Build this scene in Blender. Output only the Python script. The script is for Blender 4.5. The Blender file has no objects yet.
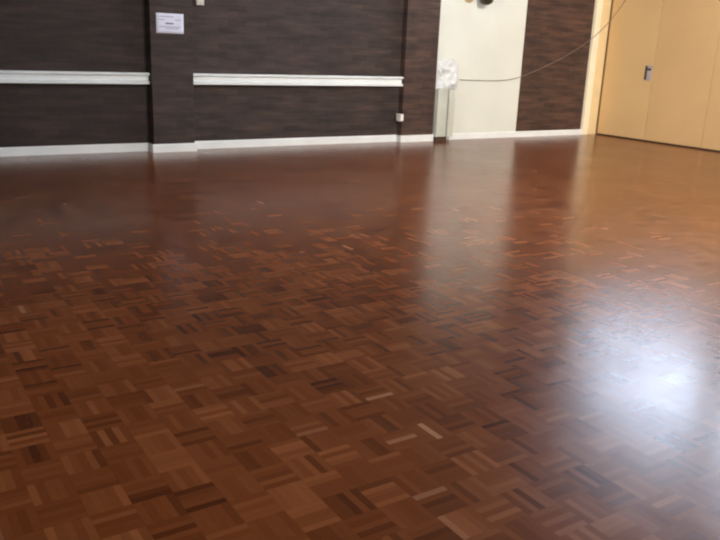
import bpy, bmesh, math, random
from mathutils import Vector, Matrix, noise
random.seed(7)
S = bpy.context.scene
C = S.collection
S.view_settings.view_transform = 'Standard'
S.view_settings.look = 'None'
S.cycles.use_denoising = True
S.cycles.denoising_input_passes = 'RGB_ALBEDO_NORMAL'
S.cycles.denoising_prefilter = 'ACCURATE'
S.cycles.max_bounces = 6
S.cycles.use_adaptive_sampling = False
S.cycles.filter_width = 2.2
S.cycles.sample_clamp_indirect = 4.0
S.cycles.caustics_reflective = False
S.cycles.caustics_refractive = False

# ------------------------------------------------------------------ helpers
def lin(r, g, b):
    f = lambda c: (c/255/12.92) if c/255 <= .04045 else ((c/255+.055)/1.055)**2.4
    return (f(r), f(g), f(b), 1.0)

class NT:
    """small wrapper to write node graphs shortly"""
    def __init__(s, mat):
        s.t = mat.node_tree; s.n = s.t.nodes
        s.bsdf = s.n.get('Principled BSDF')
    def new(s, kind, **kw):
        n = s.n.new(kind)
        for k, v in kw.items(): setattr(n, k, v)
        return n
    def link(s, a, b): s.t.links.new(a, b)
    def put(s, sock, v):
        if isinstance(v, bpy.types.NodeSocket): s.link(v, sock)
        else: sock.default_value = v
    def math(s, op, a, b=None, c=None):
        n = s.new('ShaderNodeMath', operation=op)
        s.put(n.inputs[0], a)
        if b is not None: s.put(n.inputs[1], b)
        if c is not None: s.put(n.inputs[2], c)
        return n.outputs[0]
    def mix(s, fac, a, b, mode='MIX'):
        n = s.new('ShaderNodeMix', data_type='RGBA', blend_type=mode)
        s.put(n.inputs[0], fac); s.put(n.inputs[6], a); s.put(n.inputs[7], b)
        return n.outputs[2]
    def noise(s, vec, scale, detail=3, rough=.5):
        n = s.new('ShaderNodeTexNoise'); n.inputs['Scale'].default_value = scale
        n.inputs['Detail'].default_value = detail; n.inputs['Roughness'].default_value = rough
        if vec is not None: s.link(vec, n.inputs['Vector'])
        return n.outputs['Fac']
    def ramp(s, fac, stops, interp='LINEAR'):
        n = s.new('ShaderNodeValToRGB'); cr = n.color_ramp; cr.interpolation = interp
        while len(cr.elements) < len(stops): cr.elements.new(.5)
        for e, (p, c) in zip(cr.elements, stops): e.position = p; e.color = c
        s.link(fac, n.inputs[0]); return n.outputs[0]
    def bump(s, h, strength=.3, dist=.01, normal=None):
        n = s.new('ShaderNodeBump'); n.inputs['Strength'].default_value = strength
        n.inputs['Distance'].default_value = dist; s.link(h, n.inputs['Height'])
        if normal is not None: s.link(normal, n.inputs['Normal'])
        return n.outputs[0]

def material(name):
    m = bpy.data.materials.new(name); m.use_nodes = True
    return m, NT(m)

def plain(name, col, rough=.6, metal=0, var=.06, scale=6, bump=0, bscale=60):
    """a paint, plastic or metal with a little mottling"""
    m, t = material(name)
    tc = t.new('ShaderNodeTexCoord').outputs['Object']
    f = t.noise(tc, scale, 4)
    dark = tuple(c*(1-var*2) for c in col[:3]) + (1,)
    lite = tuple(min(1, c*(1+var)) for c in col[:3]) + (1,)
    t.link(t.ramp(f, [(.3, dark), (.7, lite)]), t.bsdf.inputs['Base Color'])
    t.bsdf.inputs['Roughness'].default_value = rough
    t.bsdf.inputs['Metallic'].default_value = metal
    if bump:
        t.link(t.bump(t.noise(tc, bscale, 3), bump, .004), t.bsdf.inputs['Normal'])
    return m

def box(bm, x0, x1, y0, y1, z0, z1):
    v = [bm.verts.new((x, y, z)) for z in (z0, z1) for y in (y0, y1) for x in (x0, x1)]
    for f in ((0,2,3,1),(4,5,7,6),(0,1,5,4),(2,6,7,3),(0,4,6,2),(1,3,7,5)):
        bm.faces.new([v[i] for i in f])

def prism_x(bm, prof, x0, x1):
    """profile of (y, z) points swept along x"""
    a = [bm.verts.new((x0, y, z)) for y, z in prof]
    b = [bm.verts.new((x1, y, z)) for y, z in prof]
    n = len(prof)
    for i in range(n): bm.faces.new((a[i], a[(i+1) % n], b[(i+1) % n], b[i]))
    bm.faces.new(a[::-1]); bm.faces.new(b)

def lathe(bm, prof, axis_o, axis_d, seg=24):
    d = Vector(axis_d).normalized(); o = Vector(axis_o)
    u = d.orthogonal().normalized(); w = d.cross(u)
    rings = []
    for r, h in prof:
        rings.append([bm.verts.new(o + d*h + (u*math.cos(a) + w*math.sin(a))*max(r, 1e-4)) for a in [2*math.pi*i/seg for i in range(seg)]])
    for A, B in zip(rings, rings[1:]):
        for i in range(seg): bm.faces.new((A[i], A[(i+1) % seg], B[(i+1) % seg], B[i]))
    bm.faces.new(rings[0][::-1]); bm.faces.new(rings[-1])

def obj(name, bm, mat, parent=None, bevel=0, smooth=False):
    bmesh.ops.recalc_face_normals(bm, faces=bm.faces[:])
    me = bpy.data.meshes.new(name); bm.to_mesh(me); bm.free()
    o = bpy.data.objects.new(name, me); C.objects.link(o)
    me.materials.append(mat)
    if smooth:
        for p in me.polygons: p.use_smooth = True
    if bevel:
        b = o.modifiers.new('Bevel', 'BEVEL'); b.width = bevel; b.segments = 2; b.limit_method = 'ANGLE'
    if parent is not None:
        o.parent = parent; o.matrix_parent_inverse = Matrix.Translation(-parent.location)
    return o

def tag(o, label, cat, kind=None, group=None):
    o['label'] = label; o['category'] = cat
    if kind: o['kind'] = kind
    if group: o['group'] = group
    return o

def empty(name, loc, label, cat, kind=None):
    o = bpy.data.objects.new(name, None); C.objects.link(o); o.location = loc
    return tag(o, label, cat, kind)

# ------------------------------------------------------------------ room measures (metres)
XL, XR = -5.0, 10.08            # side walls (XR: face of the folding partition)
YB, YF = 0.0, -14.0             # brick wall, wall behind the photographer
ZC = 5.2
P = .15                         # projection of the brick pillars
P1 = (2.77, 3.243); P2 = (6.165, 6.70)
PP = (.15, .10)
PLX = (6.68, 8.335)             # white plastered bay
PLZ = 2.45
JX = 9.755                      # start of the white post at the partition

# ------------------------------------------------------------------ materials
def brick_material(name='dark_brick', tint=(1, 1, 1)):
    m, t = material(name)
    sp = t.new('ShaderNodeSeparateXYZ'); t.link(t.new('ShaderNodeNewGeometry').outputs['Position'], sp.inputs[0])
    cb = t.new('ShaderNodeCombineXYZ')
    t.link(t.math('ADD', sp.outputs[0], sp.outputs[1]), cb.inputs[0]); t.link(sp.outputs[2], cb.inputs[1])
    br = t.new('ShaderNodeTexBrick'); t.link(cb.outputs[0], br.inputs['Vector'])
    br.inputs['Scale'].default_value = 1; br.inputs['Brick Width'].default_value = .24
    br.inputs['Row Height'].default_value = .086; br.inputs['Mortar Size'].default_value = .005
    br.inputs['Mortar Smooth'].default_value = .3; br.inputs['Bias'].default_value = 0
    br.inputs['Color1'].default_value = lin(50, 39, 36); br.inputs['Color2'].default_value = lin(61, 50, 46)
    br.inputs['Mortar'].default_value = lin(58, 48, 44)
    st = t.new('ShaderNodeMapping'); st.inputs['Scale'].default_value = (1.6, 11, 1); t.link(cb.outputs[0], st.inputs[0])
    f = t.noise(st.outputs[0], 1.3, 5, .6)
    col = t.mix(.85, br.outputs['Color'], t.ramp(f, [(.32, (.45, .42, .42, 1)), (.5, (1, .98, .95, 1)), (.68, (1.7, 1.45, 1.34, 1))]), 'MULTIPLY')
    big = t.noise(cb.outputs[0], .9, 2)
    col = t.mix(.6, col, t.ramp(big, [(.35, (.82, .84, .84, 1)), (.65, (1.12, 1.06, 1.03, 1))]), 'MULTIPLY')
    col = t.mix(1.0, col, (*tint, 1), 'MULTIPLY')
    t.link(col, t.bsdf.inputs['Base Color'])
    t.bsdf.inputs['Roughness'].default_value = .75
    h = t.math('ADD', t.math('MULTIPLY', br.outputs['Fac'], -1), t.math('MULTIPLY', t.noise(cb.outputs[0], 60, 3), .4))
    t.link(t.bump(h, .5, .006), t.bsdf.inputs['Normal'])
    return m

def parquet_material():
    """mosaic parquet: squares of five fingers, every other square turned"""
    m, t = material('mosaic_parquet')
    Q = .115
    pos = t.new('ShaderNodeNewGeometry').outputs['Position']
    sp = t.new('ShaderNodeSeparateXYZ'); t.link(pos, sp.inputs[0])
    u = t.math('MULTIPLY_ADD', sp.outputs[0], 1/Q, 400.5); v = t.math('MULTIPLY_ADD', sp.outputs[1], 1/Q, 400.48)
    cx = t.math('FLOOR', u); cy = t.math('FLOOR', v)
    fu = t.math('FRACT', u); fv = t.math('FRACT', v)
    par = t.math('MODULO', t.math('ADD', cx, cy), 2.0)
    inv = t.math('SUBTRACT', 1.0, par)
    s = t.math('ADD', t.math('MULTIPLY', fv, par), t.math('MULTIPLY', fu, inv))     # across the fingers
    l = t.math('ADD', t.math('MULTIPLY', fu, par), t.math('MULTIPLY', fv, inv))     # along the fingers
    s5 = t.math('MULTIPLY', s, 5.0); k = t.math('FLOOR', s5); fs = t.math('FRACT', s5)
    idv = t.new('ShaderNodeCombineXYZ'); t.link(cx, idv.inputs[0]); t.link(cy, idv.inputs[1]); t.link(k, idv.inputs[2])
    wn = t.new('ShaderNodeTexWhiteNoise', noise_dimensions='3D'); t.link(idv.outputs[0], wn.inputs['Vector'])
    sqv = t.new('ShaderNodeCombineXYZ'); t.link(cx, sqv.inputs[0]); t.link(cy, sqv.inputs[1]); sqv.inputs[2].default_value = 33
    wq = t.new('ShaderNodeTexWhiteNoise', noise_dimensions='3D'); t.link(sqv.outputs[0], wq.inputs['Vector'])
    # timber tones, a few pale fingers
    tone = t.math('ADD', t.math('MULTIPLY', wn.outputs['Value'], .5), t.math('MULTIPLY', wq.outputs['Value'], .5))
    col = t.ramp(tone, [(.0, FL[0]), (.3, FL[1]), (.65, FL[2]), (1.0, FL[3])])
    sc = t.new('ShaderNodeSeparateColor'); t.link(wn.outputs['Color'], sc.inputs[0])
    pale = t.math('GREATER_THAN', sc.outputs[1], .9996)
    col = t.mix(t.math('MULTIPLY', pale, .75), col, FL[4])
    for (a, b_, c_), st, cc in (((413, 341, 2), .95, FL[4]), ((413, 344, 0), .75, FL[4]), ((412, 341, 2), .6, FL[4]), ((411, 338, 4), .5, FL[4]),
                                ((411, 337, 0), .45, FL[4]), ((410, 343, 0), .3, FL[4]), ((402, 342, 0), .3, FL[4]), ((408, 347, 2), .3, FL[4]),
                                ((412, 342, 3), .8, FL[0]), ((412, 342, 2), .6, FL[0]), ((409, 339, 4), .5, FL[0])):
        vd = t.new('ShaderNodeVectorMath', operation='DISTANCE'); t.link(idv.outputs[0], vd.inputs[0]); vd.inputs[1].default_value = (a, b_, c_)
        col = t.mix(t.math('MULTIPLY', t.math('LESS_THAN', vd.outputs['Value'], .5), st), col, cc)
    dk = t.math('GREATER_THAN', sc.outputs[2], .95)
    col = t.mix(t.math('MULTIPLY', dk, .55), col, FL[0])
    # grain along each finger
    gv = t.new('ShaderNodeCombineXYZ')
    t.link(t.math('MULTIPLY', s5, 3.0), gv.inputs[0]); t.link(t.math('MULTIPLY', l, 2.2), gv.inputs[1]); t.link(t.math('MULTIPLY', wn.outputs['Value'], 90), gv.inputs[2])
    g = t.noise(gv.outputs[0], 1.5, 4, .6)
    col = t.mix(.35, col, t.ramp(g, [(.3, (.8, .78, .76, 1)), (.7, (1.12, 1.12, 1.12, 1))]), 'MULTIPLY')
    # worn and stained areas
    wear = t.noise(pos, .55, 3, .55)
    col = t.mix(.6, col, t.ramp(wear, [(.3, (.78, .76, .76, 1)), (.7, (1.15, 1.12, 1.1, 1))]), 'MULTIPLY')
    # joints
    e1 = t.math('MINIMUM', fs, t.math('SUBTRACT', 1.0, fs)); e2 = t.math('MINIMUM', l, t.math('SUBTRACT', 1.0, l))
    j = t.math('MINIMUM', t.math('MULTIPLY', e1, .2), e2)
    jm = t.math('SUBTRACT', 1.0, t.math('SMOOTH_MIN', t.math('MULTIPLY', j, 120.0), 1.0, .1))
    jm = t.math('MAXIMUM', jm, 0.0)
    col = t.mix(t.math('MULTIPLY', jm, .25), col, lin(30, 17, 11))
    t.link(col, t.bsdf.inputs['Base Color'])
    ro = t.math('ADD', t.math('MULTIPLY', t.noise(pos, 1.4, 4, .6), .1), FLR)
    t.link(t.math('ADD', ro, t.math('MULTIPLY', sc.outputs[0], .03)), t.bsdf.inputs['Roughness'])
    t.bsdf.inputs['IOR'].default_value = FIOR
    # every finger lies a hair out of level
    vm = t.new('ShaderNodeVectorMath', operation='SUBTRACT'); t.link(wn.outputs['Color'], vm.inputs[0]); vm.inputs[1].default_value = (.5, .5, .5)
    vs = t.new('ShaderNodeVectorMath', operation='MULTIPLY'); t.link(vm.outputs[0], vs.inputs[0]); vs.inputs[1].default_value = (.004, .004, 0)
    va = t.new('ShaderNodeVectorMath', operation='ADD'); t.link(vs.outputs[0], va.inputs[0]); t.link(t.new('ShaderNodeNewGeometry').outputs['Normal'], va.inputs[1])
    vn = t.new('ShaderNodeVectorMath', operation='NORMALIZE'); t.link(va.outputs[0], vn.inputs[0])
    t.link(t.bump(t.noise(pos, 5, 2), .02, .02, vn.outputs[0]), t.bsdf.inputs['Normal'])
    return m

FL = [lin(78, 38, 18), lin(114, 60, 28), lin(127, 71, 36), lin(149, 90, 51), lin(176, 126, 92)]
FLR = .175; FIOR = 1.52
M = {
    'brick': brick_material(), 'brick_shade': brick_material('dark_brick_shaded', (.8, .72, .74)),  # second copy: same brick, shade of the left section painted into the tint
    'brick_lit': brick_material('dark_brick_lit', (1.75, 1.4, 1.15)), 'brick_pillar_lit': brick_material('pillar_brick_lit', (1.5, 1.32, 1.2)),  # same brick again, stronger and warmer light painted into the tints
    'floor': parquet_material(),
    'plaster': plain('cream_plaster', lin(225, 228, 219), .7, var=.02, scale=2, bump=.1),
    'wall_paint': plain('cream_wall_paint', lin(225, 215, 195), .8, var=.03, scale=2),
    'ceiling': plain('timber_ceiling', lin(140, 112, 88), .9, var=.02),
    'white': plain('white_gloss_paint', lin(240, 244, 244), .4, var=.03, scale=4),
    'cream': plain('cream_gloss_paint', lin(250, 238, 208), .45, var=.03, scale=4),
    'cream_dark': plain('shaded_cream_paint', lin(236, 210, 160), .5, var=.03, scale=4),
    'tan': plain('tan_laminate', lin(210, 174, 123), .5, var=.035, scale=1.2),
    'tan2': plain('tan_laminate_darker', lin(204, 167, 118), .5, var=.035, scale=1.2),
    'seam': plain('brown_seal', lin(112, 82, 46), .6),
    'dark': plain('dark_rubber', lin(58, 40, 24), .7),
    'metal': plain('grey_metal', lin(178, 170, 172), .45, .2),
    'darkmetal': plain('dark_metal', lin(78, 66, 62), .5, .3),
    'paper': plain('bluish_white_paper', lin(226, 228, 246), .8, var=.015),
    'ink': plain('grey_print', lin(165, 168, 190), .8),
    'ink_dark': plain('dark_print', lin(105, 108, 130), .8),
    'plastic': plain('white_plastic', lin(240, 236, 232), .4, var=.02),
    'beige': plain('beige_plastic', lin(205, 198, 188), .5, var=.02),
    'greengrey': plain('pale_grey_green_board', lin(196, 200, 190), .6, var=.05, scale=5),
    'greengrey2': plain('grey_green_board', lin(204, 206, 194), .6, var=.06, scale=5),
    'gap': plain('dark_joint', lin(136, 138, 126), .8),
    'foot': plain('dark_foot', lin(70, 56, 44), .6),
    'cloth': plain('white_cloth', lin(226, 229, 230), .8, var=.05, scale=9),
    'cable': plain('grey_cable', lin(128, 112, 98), .5),
    'lamp_dark': plain('bronze_lamp', lin(64, 56, 36), .4, .2),
    'lamp_tan': plain('tan_lamp_arm', lin(222, 196, 150), .6),
}

def glass_material():
    m, t = material('window_glass')
    out = t.n['Material Output']
    tr = t.new('ShaderNodeBsdfTransparent'); tr.inputs[0].default_value = (.95, .97, 1, 1)
    gl = t.new('ShaderNodeBsdfGlossy'); gl.inputs['Roughness'].default_value = .02
    fr = t.new('ShaderNodeFresnel'); fr.inputs[0].default_value = 1.45
    mx = t.new('ShaderNodeMixShader')
    t.link(fr.outputs[0], mx.inputs[0]); t.link(tr.outputs[0], mx.inputs[1]); t.link(gl.outputs[0], mx.inputs[2])
    t.link(mx.outputs[0], out.inputs[0])
    return m
M['glass'] = glass_material()

# ------------------------------------------------------------------ the room
def struct(name, bm, mat, label, cat, bevel=0, smooth=False):
    return tag(obj(name, bm, mat, None, bevel, smooth), label, cat, 'structure')

b = bmesh.new(); box(b, XL-.3, XR+.5, YF-.3, YB+.3, -.2, 0)
struct('floor', b, M['floor'], 'glossy reddish brown mosaic parquet floor of small wooden fingers', 'floor')
b = bmesh.new(); box(b, XL-.3, XR+.5, YF-.3, YB+.3, ZC, ZC+.2)
struct('ceiling', b, M['ceiling'], 'brown timber hall ceiling above the parquet floor', 'ceiling')

# brick wall, its two pillars and the plastered bay
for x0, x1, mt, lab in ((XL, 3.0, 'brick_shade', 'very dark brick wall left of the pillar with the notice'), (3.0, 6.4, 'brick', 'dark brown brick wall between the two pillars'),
                        (6.4, XR+.3, 'brick_lit', 'narrow warm brown brick wall between white bay and partition')):
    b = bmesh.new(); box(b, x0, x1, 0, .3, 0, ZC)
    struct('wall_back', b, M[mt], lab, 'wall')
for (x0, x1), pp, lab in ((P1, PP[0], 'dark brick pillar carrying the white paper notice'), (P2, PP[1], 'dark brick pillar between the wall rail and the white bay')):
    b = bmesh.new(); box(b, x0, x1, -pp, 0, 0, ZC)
    struct('wall_back_pillar', b, M['brick_pillar_lit' if pp < .12 else 'brick'], lab, 'pillar', .006)
b = bmesh.new(); box(b, PLX[0], PLX[1], -.015, 0, 0, PLZ)
struct('wall_back_plaster', b, M['plaster'], 'bright cream plastered wall bay between two brick areas', 'wall')

b = bmesh.new(); box(b, XL-.3, XL, YF, YB, 0, ZC)
struct('wall_left', b, M['wall_paint'], 'cream painted side wall opposite the folding partition', 'wall')
b = bmesh.new(); box(b, XL, XR+.3, YF-.3, YF, 0, ZC)
struct('wall_front', b, M['wall_paint'], 'cream painted wall facing the long brick wall', 'wall')

# wall above the partition with high windows
HZ = 2.75
WZ = (3.08, 4.75)
WINS = [(-.1, -2.55), (-2.95, -5.05), (-5.45, -7.55), (-7.95, -10.05), (-10.45, -12.55)]
b = bmesh.new()
X0, X1 = XR-.01, XR+.15
box(b, X0, X1, YF, YB, HZ, WZ[0]); box(b, XR+.1, X1, YF, YB, 0, HZ); box(b, X0, X1, YF, YB, WZ[1], ZC)
ys = [YB] + [y for w in WINS for y in w] + [YF]
for i in range(0, len(ys), 2): box(b, X0, X1, ys[i+1], ys[i], WZ[0], WZ[1])
struct('wall_right', b, M['wall_paint'], 'cream wall with high windows above the tan folding partition', 'wall')
for i, (ya, yb) in enumerate(WINS):
    w = empty('window_%d' % (i+1), (XR+.1, (ya+yb)/2, WZ[0]), '%s high window from the brick wall above the folding partition' % ('first', 'second', 'third', 'fourth', 'fifth')[i], 'window', 'structure')
    b = bmesh.new()
    x0, x1, f = XR+.06, XR+.11, .04
    box(b, x0, x1, yb, ya, WZ[0], WZ[0]+f); box(b, x0, x1, yb, ya, WZ[1]-f, WZ[1])
    for yy in (ya-f, (ya+yb)/2-f/2, yb): box(b, x0, x1, yy, yy+f, WZ[0]+f, WZ[1]-f)
    obj('window_frame', b, M['white'], w)
    b = bmesh.new(); box(b, XR+.08, XR+.086, yb+.02, ya-.02, WZ[0]+.02, WZ[1]-.02)
    obj('window_pane', b, M['glass'], w)

# skirting boards
def skirt(x0, x1, yface, h=.092, ret=0, label=''):
    b = bmesh.new()
    d = .018
    prof = [(yface, 0), (yface-d, 0), (yface-d, h-.012), (yface-d+.008, h), (yface, h)]
    prism_x(b, prof, x0-(d if ret else 0), x1+(d if ret & 2 else 0))
    if ret:
        box(b, x0-d, x0, yface, -.018, 0, h-.004)
        if ret & 2: box(b, x1, x1+d, yface, -.018, 0, h-.004)
    struct('baseboard_back', b, M['white'], label, 'baseboard')
skirt(XL, P1[0]-.02, 0, label='white skirting board left of the pillar with the notice')
skirt(P1[0], P1[1], -P, ret=3, label='white skirting board around the foot of the pillar with the notice')
skirt(P1[1]+.02, P2[0]-.02, 0, label='white skirting board below the wall rail between the two pillars')
skirt(P2[0], P2[1], -PP[1], ret=1, label='white skirting board around the foot of the pillar with the socket')
skirt(7.04, JX, -.015, .085, label='cream white skirting board below the plastered bay and narrow brick area')

# wall rails
RZ = .854
def rail(x0, x1, label, n):
    b = bmesh.new()
    z = RZ; B = z-.122
    prof = [(0, z), (-.078, z), (-.092, z-.012), (-.092, z-.022), (-.05, z-.03), (-.044, z-.08), (-.082, z-.098), (-.082, z-.116), (-.076, B), (0, B)]
    prism_x(b, prof, x0, x1)
    struct('trim_%d' % n, b, M['white'], label, 'wall rail')
rail(XL, P1[0], 'white moulded wall rail left of the pillar with the notice', 1)
rail(P1[1], P2[0], 'white moulded wall rail between the two brick pillars', 2)

# white post where the brick wall meets the partition
b = bmesh.new()
box(b, JX, JX+.13, -.05, 0, 0, PLZ+.3)
struct('trim_3', b, M['cream'], 'cream painted narrow post beside the brick area', 'post', .004)
b = bmesh.new()
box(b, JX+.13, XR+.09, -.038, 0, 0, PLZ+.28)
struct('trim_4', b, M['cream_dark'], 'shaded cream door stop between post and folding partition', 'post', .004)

# ------------------------------------------------------------------ folding partition
part = empty('door_1', (XR+.04, -2, 0), 'tan folding partition of tall flat panels with a recessed latch', 'partition', 'structure')
edges = [-.07, -.975, -1.95, -2.95, -3.95, -4.95, -5.95, -6.95, -7.95, -8.95, -9.95, -10.95, -11.95, -12.95, -13.95]
for i, (ya, yb) in enumerate(zip(edges, edges[1:])):
    b = bmesh.new()
    box(b, XR, XR+.08, yb+.004, ya-.004, .022, HZ-.005)
    obj('panel', b, M['tan'] if i == 0 else M['tan2'], part, .004)
    b = bmesh.new(); box(b, XR+.012, XR+.07, yb-.004, yb+.004, .022, HZ-.005)
    obj('seam', b, M['tan2'], part)
b = bmesh.new(); box(b, XR+.012, XR+.07, edges[-1], edges[0], 0, .022)
obj('bottom_seal', b, M['dark'], part)
b = bmesh.new(); box(b, XR-.002, XR+.06, -.07, -.042, 0, HZ-.01)
obj('edge_seal', b, M['seam'], part)
# latch: grey plate with a dark slot and a lever, beside the seam
ly0, ly1, lz0, lz1 = -.955, -.835, .895, 1.115
lt = bmesh.new(); box(lt, XR-.012, XR, ly0, ly1, lz0, lz1)
latch = obj('latch', lt, M['metal'], part, .003); latch['label'] = 'grey metal latch'
b = bmesh.new(); box(b, XR-.0145, XR-.012, ly1-.04, ly1-.008, lz0+.01, lz1-.01); obj('slot', b, M['darkmetal'], latch)
b = bmesh.new(); box(b, XR-.0145, XR-.012, ly0+.012, ly1-.04, lz1-.075, lz1-.045); obj('slot', b, M['darkmetal'], latch)
b = bmesh.new(); box(b, XR-.026, XR-.012, ly0+.02, ly1-.05, lz0+.03, lz1-.09); obj('lever', b, M['metal'], latch, .004)

# ------------------------------------------------------------------ things on the walls
# paper notice on the first pillar
pn = empty('notice_sign', (2.985, -P, 1.27), 'white landscape paper notice with faint print pinned to brick pillar', 'notice')
b = bmesh.new()
nx, nz = 8, 6
vs = [[b.verts.new((2.837+.303*i/nx, -P-.003-.004*abs(math.sin(3*i/nx+j*.3)), 1.272+.206*j/nz)) for i in range(nx+1)] for j in range(nz+1)]
for j in range(nz):
    for i in range(nx): b.faces.new((vs[j][i], vs[j][i+1], vs[j+1][i+1], vs[j+1][i]))
sh = obj('sheet', b, M['paper'], pn, smooth=True)
so = sh.modifiers.new('Solidify', 'SOLIDIFY'); so.thickness = .0008
b = bmesh.new()
for (x0, x1, z) in ((.03, .19, .172), (.025, .09, .14), (.21, .27, .14), (.03, .27, .068), (.10, .25, .05)):
    box(b, 2.837+x0, 2.837+x1, -P-.0092, -P-.0084, 1.272+z-.004, 1.272+z+.004)
obj('print', b, M['ink'], pn)
b = bmesh.new(); box(b, 2.837+.10, 2.837+.19, -P-.0092, -P-.0084, 1.272+.095, 1.272+.109)
obj('heading', b, M['ink_dark'], pn)

# small pale box right of the first pillar
b = bmesh.new(); box(b, 3.335, 3.425, -.045, 0, 1.585, 1.75)
wb = empty('wall_box', (3.38, 0, 1.585), 'small beige box high on the brick wall beside the notice pillar', 'wall box')
obj('case', b, M['beige'], wb, .006)
b = bmesh.new(); box(b, 3.35, 3.41, -.05, -.045, 1.605, 1.735); obj('cover', b, M['beige'], wb, .002)

# socket on the second pillar
so_ = empty('power_socket', (P2[0]-.02, -.085, .29), 'small white power socket low on the corner of a brick pillar', 'socket')
b = bmesh.new(); box(b, P2[0]-.045, P2[0], -.135, -.04, .285, .375); obj('back_box', b, M['plastic'], so_, .006)
b = bmesh.new(); box(b, P2[0]-.053, P2[0]-.045, -.14, -.035, .28, .38); obj('face_plate', b, M['plastic'], so_, .004)
b = bmesh.new(); box(b, P2[0]-.058, P2[0]-.053, -.10, -.08, .335, .36); obj('rocker_switch', b, M['beige'], so_, .001)

# dark wall lamp at the top of the white bay
wl = empty('wall_lamp', (7.45, -.015, 1.98), 'dark round wall lamp high on the white plastered bay', 'lamp')
b = bmesh.new(); lathe(b, [(.0, 0), (.10, 0), (.105, .012), (.08, .03), (0, .032)], (7.23, -.015, 1.95), (0, -1, 0)); obj('wall_plate', b, M['lamp_tan'], wl, smooth=True)
b = bmesh.new(); lathe(b, [(0, 0), (.014, .0), (.014, .19), (0, .19)], (7.25, -.035, 1.96), (1, -.65, -.05), 12); obj('arm', b, M['lamp_tan'], wl, smooth=True)
b = bmesh.new(); lathe(b, [(0, 0), (.045, .004), (.082, .03), (.098, .075), (.1, .12), (.09, .14), (.05, .15), (0, .152)], (7.43, -.16, 1.825), (0, 0, 1), 32); obj('lamp_shade', b, M['lamp_dark'], wl, smooth=True)

# ------------------------------------------------------------------ narrow cabinet beside the second pillar
cb = empty('narrow_cabinet', (6.86, -.09, 0), 'narrow pale grey green cabinet on a dark foot beside the brick pillar', 'cabinet')
b = bmesh.new(); box(b, 6.70, 7.0, -.15, -.02, .06, .70); obj('carcass', b, M['greengrey2'], cb, .004)
b = bmesh.new(); box(b, 6.70, 6.865, -.17, -.15, .065, .715); obj('front_panel', b, M['greengrey'], cb, .004)
b = bmesh.new(); box(b, 6.90, 7.0, -.165, -.15, .065, .60); obj('front_panel', b, M['greengrey2'], cb, .004)
b = bmesh.new(); box(b, 6.867, 6.898, -.153, -.15, .062, .7); obj('dark_joint', b, M['gap'], cb)
b = bmesh.new(); box(b, 6.715, 6.90, -.16, -.03, 0, .06); obj('foot', b, M['foot'], cb, .004)

# crumpled white cloth on it
b = bmesh.new()
nx, nz = 44, 40
def cloth_pt(u, v):
    x = 6.70 + .44*u; z = .705 + .40*v
    top = .40*(.72 + .28*math.sin(2.1*u+.6) + .09*noise.noise((u*6, 3.1, 0)))
    z = .705 + top*v
    edge = min(1, 5*u+.25, 5*(1-u)) * min(1, 4*(1-v)+.12)
    n = noise.noise((u*3.2, v*3.4, 1.7))*.06 + abs(noise.noise((u*5.5+v*4.5, v*4-u*3, 5)))*.075
    return (x, -.022 - edge*(.05 + max(n, -.04)), z)
vs = [[b.verts.new(cloth_pt(i/nx, j/nz)) for i in range(nx+1)] for j in range(nz+1)]
for j in range(nz):
    for i in range(nx): b.faces.new((vs[j][i], vs[j][i+1], vs[j+1][i+1], vs[j+1][i]))
cl = obj('crumpled_cloth', b, M['cloth'], smooth=True)
so = cl.modifiers.new('Solidify', 'SOLIDIFY'); so.thickness = .003
tag(cl, 'crumpled white cloth bundled on the narrow grey green cabinet', 'cloth')

# ------------------------------------------------------------------ hanging cable
cu = bpy.data.curves.new('hanging_cable', 'CURVE'); cu.dimensions = '3D'
cu.bevel_depth = .0052; cu.bevel_resolution = 2; cu.resolution_u = 10
pts = [(7.165, -.03, .826), (7.2, -.03, .822), (7.5, -.035, .818), (7.93, -.03, .820), (8.15, -.03, .842), (8.33, -.03, .885), (8.6, -.03, .965), (8.9, -.035, 1.075), (9.2, -.05, 1.20), (9.55, -.075, 1.38), (9.85, -.12, 1.60), (9.97, -.25, 1.85), (10.02, -.36, 2.05), (10.04, -.48, 2.28), (10.055, -.6, 2.6), (10.035, -.66, 2.85)]
sp = cu.splines.new('NURBS'); sp.points.add(len(pts)-1)
for p, q in zip(sp.points, pts): p.co = (*q, 1)
sp.use_endpoint_u = True; sp.order_u = 3
tmp = bpy.data.objects.new('tmp_cable', cu); C.objects.link(tmp)
dg = bpy.context.evaluated_depsgraph_get()
me = bpy.data.meshes.new_from_object(tmp.evaluated_get(dg)); bpy.data.objects.remove(tmp)
me.materials.clear(); me.materials.append(M['cable'])
for p in me.polygons: p.use_smooth = True
ca = bpy.data.objects.new('hanging_cable', me); C.objects.link(ca)
tag(ca, 'thin grey cable sagging across the white bay and rising to the partition', 'cable')

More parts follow.
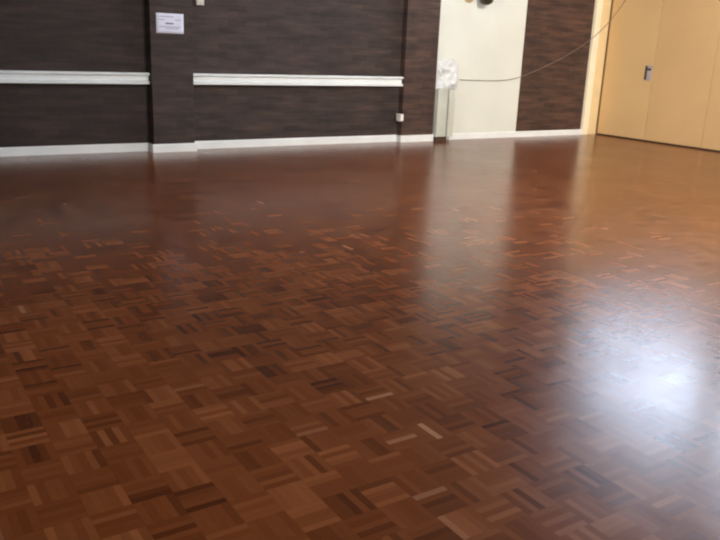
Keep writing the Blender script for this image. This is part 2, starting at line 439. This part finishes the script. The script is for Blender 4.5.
# ------------------------------------------------------------------ light
W = bpy.data.worlds.new('World'); S.world = W; W.use_nodes = True
bg = W.node_tree.nodes['Background']
bg.inputs[0].default_value = (.74, .84, 1.0, 1); bg.inputs[1].default_value = 17.0

def area(name, loc, size, energy, col, rot=(0, 0, 0), spread=180):
    l = bpy.data.lights.new(name, 'AREA'); l.shape = 'RECTANGLE'; l.size, l.size_y = size
    l.energy = energy; l.color = col; l.spread = math.radians(spread)
    o = bpy.data.objects.new(name, l); C.objects.link(o); o.location = loc; o.rotation_euler = rot
    return o
def aim(loc, to): return (Vector(to)-Vector(loc)).to_track_quat('-Z', 'Y').to_euler()
L1 = (4.6, -9.6, ZC-.25); area('fill_light_warm', L1, (2.5, 2.5), 500, (1, .96, .88), aim(L1, (9.6, -1.0, .9)), 100)  # unseen fill lamp, added to brighten the white bay and partition
L2 = (-1.0, -9.5, ZC-.25); area('fill_light_cool', L2, (3, 2.5), 110, (.90, .96, 1.0), aim(L2, (3, 0, 1)))  # unseen cool fill, added to lift the brick wall on the left
L3 = (XL+.1, -5.5, 3.2); area('side_fill', L3, (4, 1.8), 105, (1, .96, .90), aim(L3, (10, -2.2, 1.2)), 50)  # fill added at the left wall to brighten the partition
for ya, yb in WINS[:4]:      # daylight sampling through the high windows
    po = area('window_portal', (XR+.12, (ya+yb)/2, (WZ[0]+WZ[1])/2), (WZ[1]-WZ[0], ya-yb), 1, (1, 1, 1), (0, math.radians(90), 0))
    po.data.cycles.is_portal = True
area('rear_fill', (3.0, YF+.3, 2.6), (8, 2.6), 100, (.93, .98, 1.0), (math.radians(90), 0, 0), 90)  # soft fill added behind the camera to light the brick wall evenly

# ------------------------------------------------------------------ camera
r = Vector((.84063381, -.54020118, .03895484)); u = Vector((.11880508, .25409524, .95985466)); f = Vector((.52841285, .80225825, -.2777797))
cam = bpy.data.cameras.new('camera'); co = bpy.data.objects.new('camera', cam); C.objects.link(co)
cam.sensor_width = 36; cam.lens = 773.95/720*36; cam.sensor_fit = 'HORIZONTAL'
mt = Matrix((r, u, -f)).transposed().to_4x4(); mt.translation = Vector((0, -8.5903, 1.2223))
co.matrix_world = mt
S.camera = co
